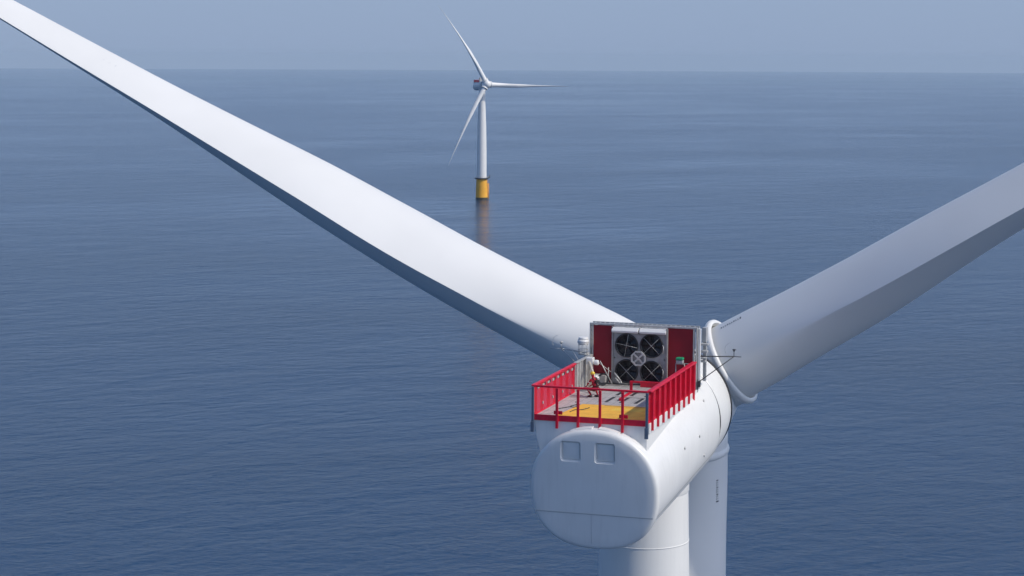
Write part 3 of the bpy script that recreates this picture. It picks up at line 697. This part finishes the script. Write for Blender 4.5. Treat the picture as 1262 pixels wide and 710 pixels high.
def build_person(loc, rz):
    root = empty('person', loc, rz)
    root['label'] = 'person in red coverall and yellow helmet crouching on the deck beside the folded crane'; root['category'] = 'person'
    root.scale = (1.06, 1.06, 1.06)
    # crouched figure facing -x (local), skin-modified skeleton
    V = dict(pelvis=((0, 0, .52), .17), waist=((-.08, 0, .70), .145), chest=((-.20, 0, .92), .175), neck=((-.28, 0, 1.08), .065), headb=((-.31, 0, 1.16), .085), head=((-.33, 0, 1.27), .105))
    E = [('pelvis', 'waist'), ('waist', 'chest'), ('chest', 'neck'), ('neck', 'headb'), ('headb', 'head')]
    for s, n_ in ((1, 'l'), (-1, 'r')):
        k = .05 if s > 0 else -.12
        V['hip' + n_] = ((0, .10 * s, .50), .12); V['knee' + n_] = ((-.36 + k, .20 * s, .50 - .10 * (s < 0)), .075); V['ank' + n_] = ((-.12 + k, .17 * s, .11), .05); V['toe' + n_] = ((-.33 + k, .19 * s, .055), .045)
        V['sh' + n_] = ((-.22, .20 * s, .99), .07); V['elb' + n_] = ((-.40, .28 * s, .76), .052); V['wri' + n_] = ((-.60, .17 * s, .62), .034); V['pal' + n_] = ((-.67, .15 * s, .58), .038)
        E += [('pelvis', 'hip' + n_), ('hip' + n_, 'knee' + n_), ('knee' + n_, 'ank' + n_), ('ank' + n_, 'toe' + n_), ('chest', 'sh' + n_), ('sh' + n_, 'elb' + n_), ('elb' + n_, 'wri' + n_), ('wri' + n_, 'pal' + n_)]
        for f in range(4):
            a = 'f%d%s' % (f, n_); V[a] = ((-.72, (.15 + (f - 1.5) * .022) * s, .56), .012); V[a + 't'] = ((-.75, (.15 + (f - 1.5) * .026) * s, .50 + .01 * abs(f - 1)), .010); E += [('pal' + n_, a), (a, a + 't')]
        V['th' + n_] = ((-.70, .10 * s, .545), .012); E.append(('pal' + n_, 'th' + n_))
    me = bpy.data.meshes.new('body'); keys = list(V); me.from_pydata([V[k][0] for k in keys], [(keys.index(a), keys.index(b)) for a, b in E], [])
    o = bpy.data.objects.new('body', me); COL.objects.link(o); o.parent = root
    sk = o.modifiers.new('skin', 'SKIN'); sk.use_smooth_shade = True
    for i, k in enumerate(keys):
        me.skin_vertices[0].data[i].radius = (V[k][1],) * 2; me.skin_vertices[0].data[i].use_root = (k == 'pelvis')
    ss = o.modifiers.new('sub', 'SUBSURF'); ss.levels = 1; ss.render_levels = 2
    me.materials.append(M['coverall'])
    def part(name, fn, m):
        bm = bmesh.new(); fn(bm); obj(name, bm, m, root, smooth=False)
    def helm(bm):
        c = Vector((-.335, 0, 1.31)); prof = [(0.0, .128), (.04, .126), (.08, .11), (.115, .075), (.13, .03), (.133, .002)]
        rings(bm, [[c + Vector((r * 1.12 * cos(a), r * sin(a), z)) for a in [2 * pi * i / 20 for i in range(20)]] for z, r in prof])
        rings(bm, [[c + Vector((-.02 + r * 1.18 * cos(a), r * sin(a), z)) for a in [2 * pi * i / 20 for i in range(20)]] for z, r in ((-.004, .12), (-.014, .142), (-.02, .142), (-.022, .11))])
        for f in bm.faces: f.smooth = True
    part('helmet', helm, 'helmet')
    def face(bm):
        c = Vector((-.352, 0, 1.255)); rings(bm, [[c + Vector((r * 1.0 * cos(a) * .9, r * .8 * sin(a), z)) for a in [2 * pi * i / 16 for i in range(16)]] for z, r in ((-.10, .03), (-.085, .06), (-.04, .098), (.0, .108), (.045, .11))])
        tube(bm, (-.44, 0, 1.275), (-.468, 0, 1.235), .012, .018, 8)
        for f in bm.faces: f.smooth = True
    part('face', face, 'skin')
    def eyes(bm):
        for s in (-1, 1): tube(bm, (-.435, .035 * s, 1.272), (-.446, .036 * s, 1.272), .012, n=8)
        tube(bm, (-.432, -.022, 1.205), (-.432, .022, 1.205), .006, n=6)
    part('face_features', eyes, 'harness')
    def harn(bm):
        for s in (-1, 1):
            path(bm, [(-.30, .09 * s, 1.08), (-.17, .13 * s, 1.11), (-.02, .09 * s, .95), (.10, .0, .72)], .022, 6)
            path(bm, [(.10, .02 * s, .70), (.17, .12 * s, .52), (.02, .2 * s, .40)], .022, 6)
        ringtube(bm, Matrix.Translation((-.03, 0, .64)) @ Matrix.Rotation(radians(-20), 4, 'Y'), .165, .025, 20, 6)
        box(bm, .02, .12, -.12, .12, .88, 1.0)
    part('harness', harn, 'harness')
    def tape(bm):
        for s in (-1, 1):
            for (a, b, k, r) in (((0, .10 * s, .50), (-.36 + (.05 if s > 0 else -.12), .20 * s, .50 - .10 * (s < 0)), .72, .098), ((-.22, .20 * s, .99), (-.40, .28 * s, .76), .5, .072)):
                a, b = Vector(a), Vector(b); d = (b - a).normalized(); p = a.lerp(b, k); tube(bm, p, p + d * .05, r, r, 14)
    part('reflective_band', tape, 'reflective')
    def boots(bm):
        for s in (-1, 1):
            k = .05 if s > 0 else -.12
            rings(bm, [[(x, .18 * s + w_ * cos(a), .0 + max(0, h_ * (.5 + .5 * sin(a)))) for a in [2 * pi * i / 12 for i in range(12)]] for x, w_, h_ in ((k - .04, .04, .1), (k - .06, .055, .16), (k - .2, .06, .13), (k - .36, .055, .09), (k - .41, .03, .06))])
    part('boots', boots, 'dark')
    return root

# ------------------------------------------------------------------ place the near turbine
t, na, ge, hu = build_turbine()
build_deck(t); build_cooler(t); build_extras(t)
shared = [c for c in t.children]
PSI = radians(17.8)
t.location = (8.2565, 120.4418, 0); t.rotation_euler = (0, 0, -PSI)
t['label'] = 'huge white foreground wind turbine seen from behind, red railed platform on its nacelle'
t['category'] = 'wind turbine'; t['group'] = 'offshore wind turbines'

# the far turbine: a copy of the body, its own blades (they sag differently)
def copy_tree(o, parent):
    c = o.copy(); COL.objects.link(c); c.parent = parent
    if parent is not None: c.matrix_local = o.matrix_local
    for ch in o.children: copy_tree(ch, c)
    return c
skip = ('davit_crane', 'wind_mast', 'signal_lamp', 'obstruction_light', 'service_post')
far = t.copy(); COL.objects.link(far)
for ch in shared:
    if ch.name.split('.')[0] not in skip: copy_tree(ch, far)
FAR_D = 1693.0
far.location = ((593.0 - 631) / F_PX * FAR_D, FAR_D, -.25); far.rotation_euler = (0, 0, radians(-(180 - 23)))
far['label'] = 'small distant wind turbine on a yellow base near the horizon, facing the viewer'
far['category'] = 'wind turbine'; far['group'] = 'offshore wind turbines'
for ch in far.children:
    if ch.name.startswith('hub'):
        for i, c2 in enumerate([c for c in ch.children if c.name.startswith('blade_collar')]): orient(c2, radians((30, 150, 270)[i]))

build_blade(t, radians(-60), -1, (-1, 45.6, -.3))
build_blade(t, radians(60), 1, (1, 4.7, -.9))
build_blade(t, radians(180), 1.6, (1, 5.5, -1.35))
build_blade(far, radians(27.3), 0, None, 10.5)
build_blade(far, radians(-90.7), 0, None, 2.2)
build_blade(far, radians(149.3), 0, None, 6.0)

for ch in far.children:
    if ch.name.startswith('blade'): ch.scale = (0.8, 0.8, 1.0)

# technician on the deck
c_, s_ = cos(-PSI), sin(-PSI)
def place(x, y, z): return (8.2565 + x * c_ - y * s_, 120.4418 + x * s_ + y * c_, z)
build_person(place(-2.0, -4.3, 99.35), -PSI + radians(-35))
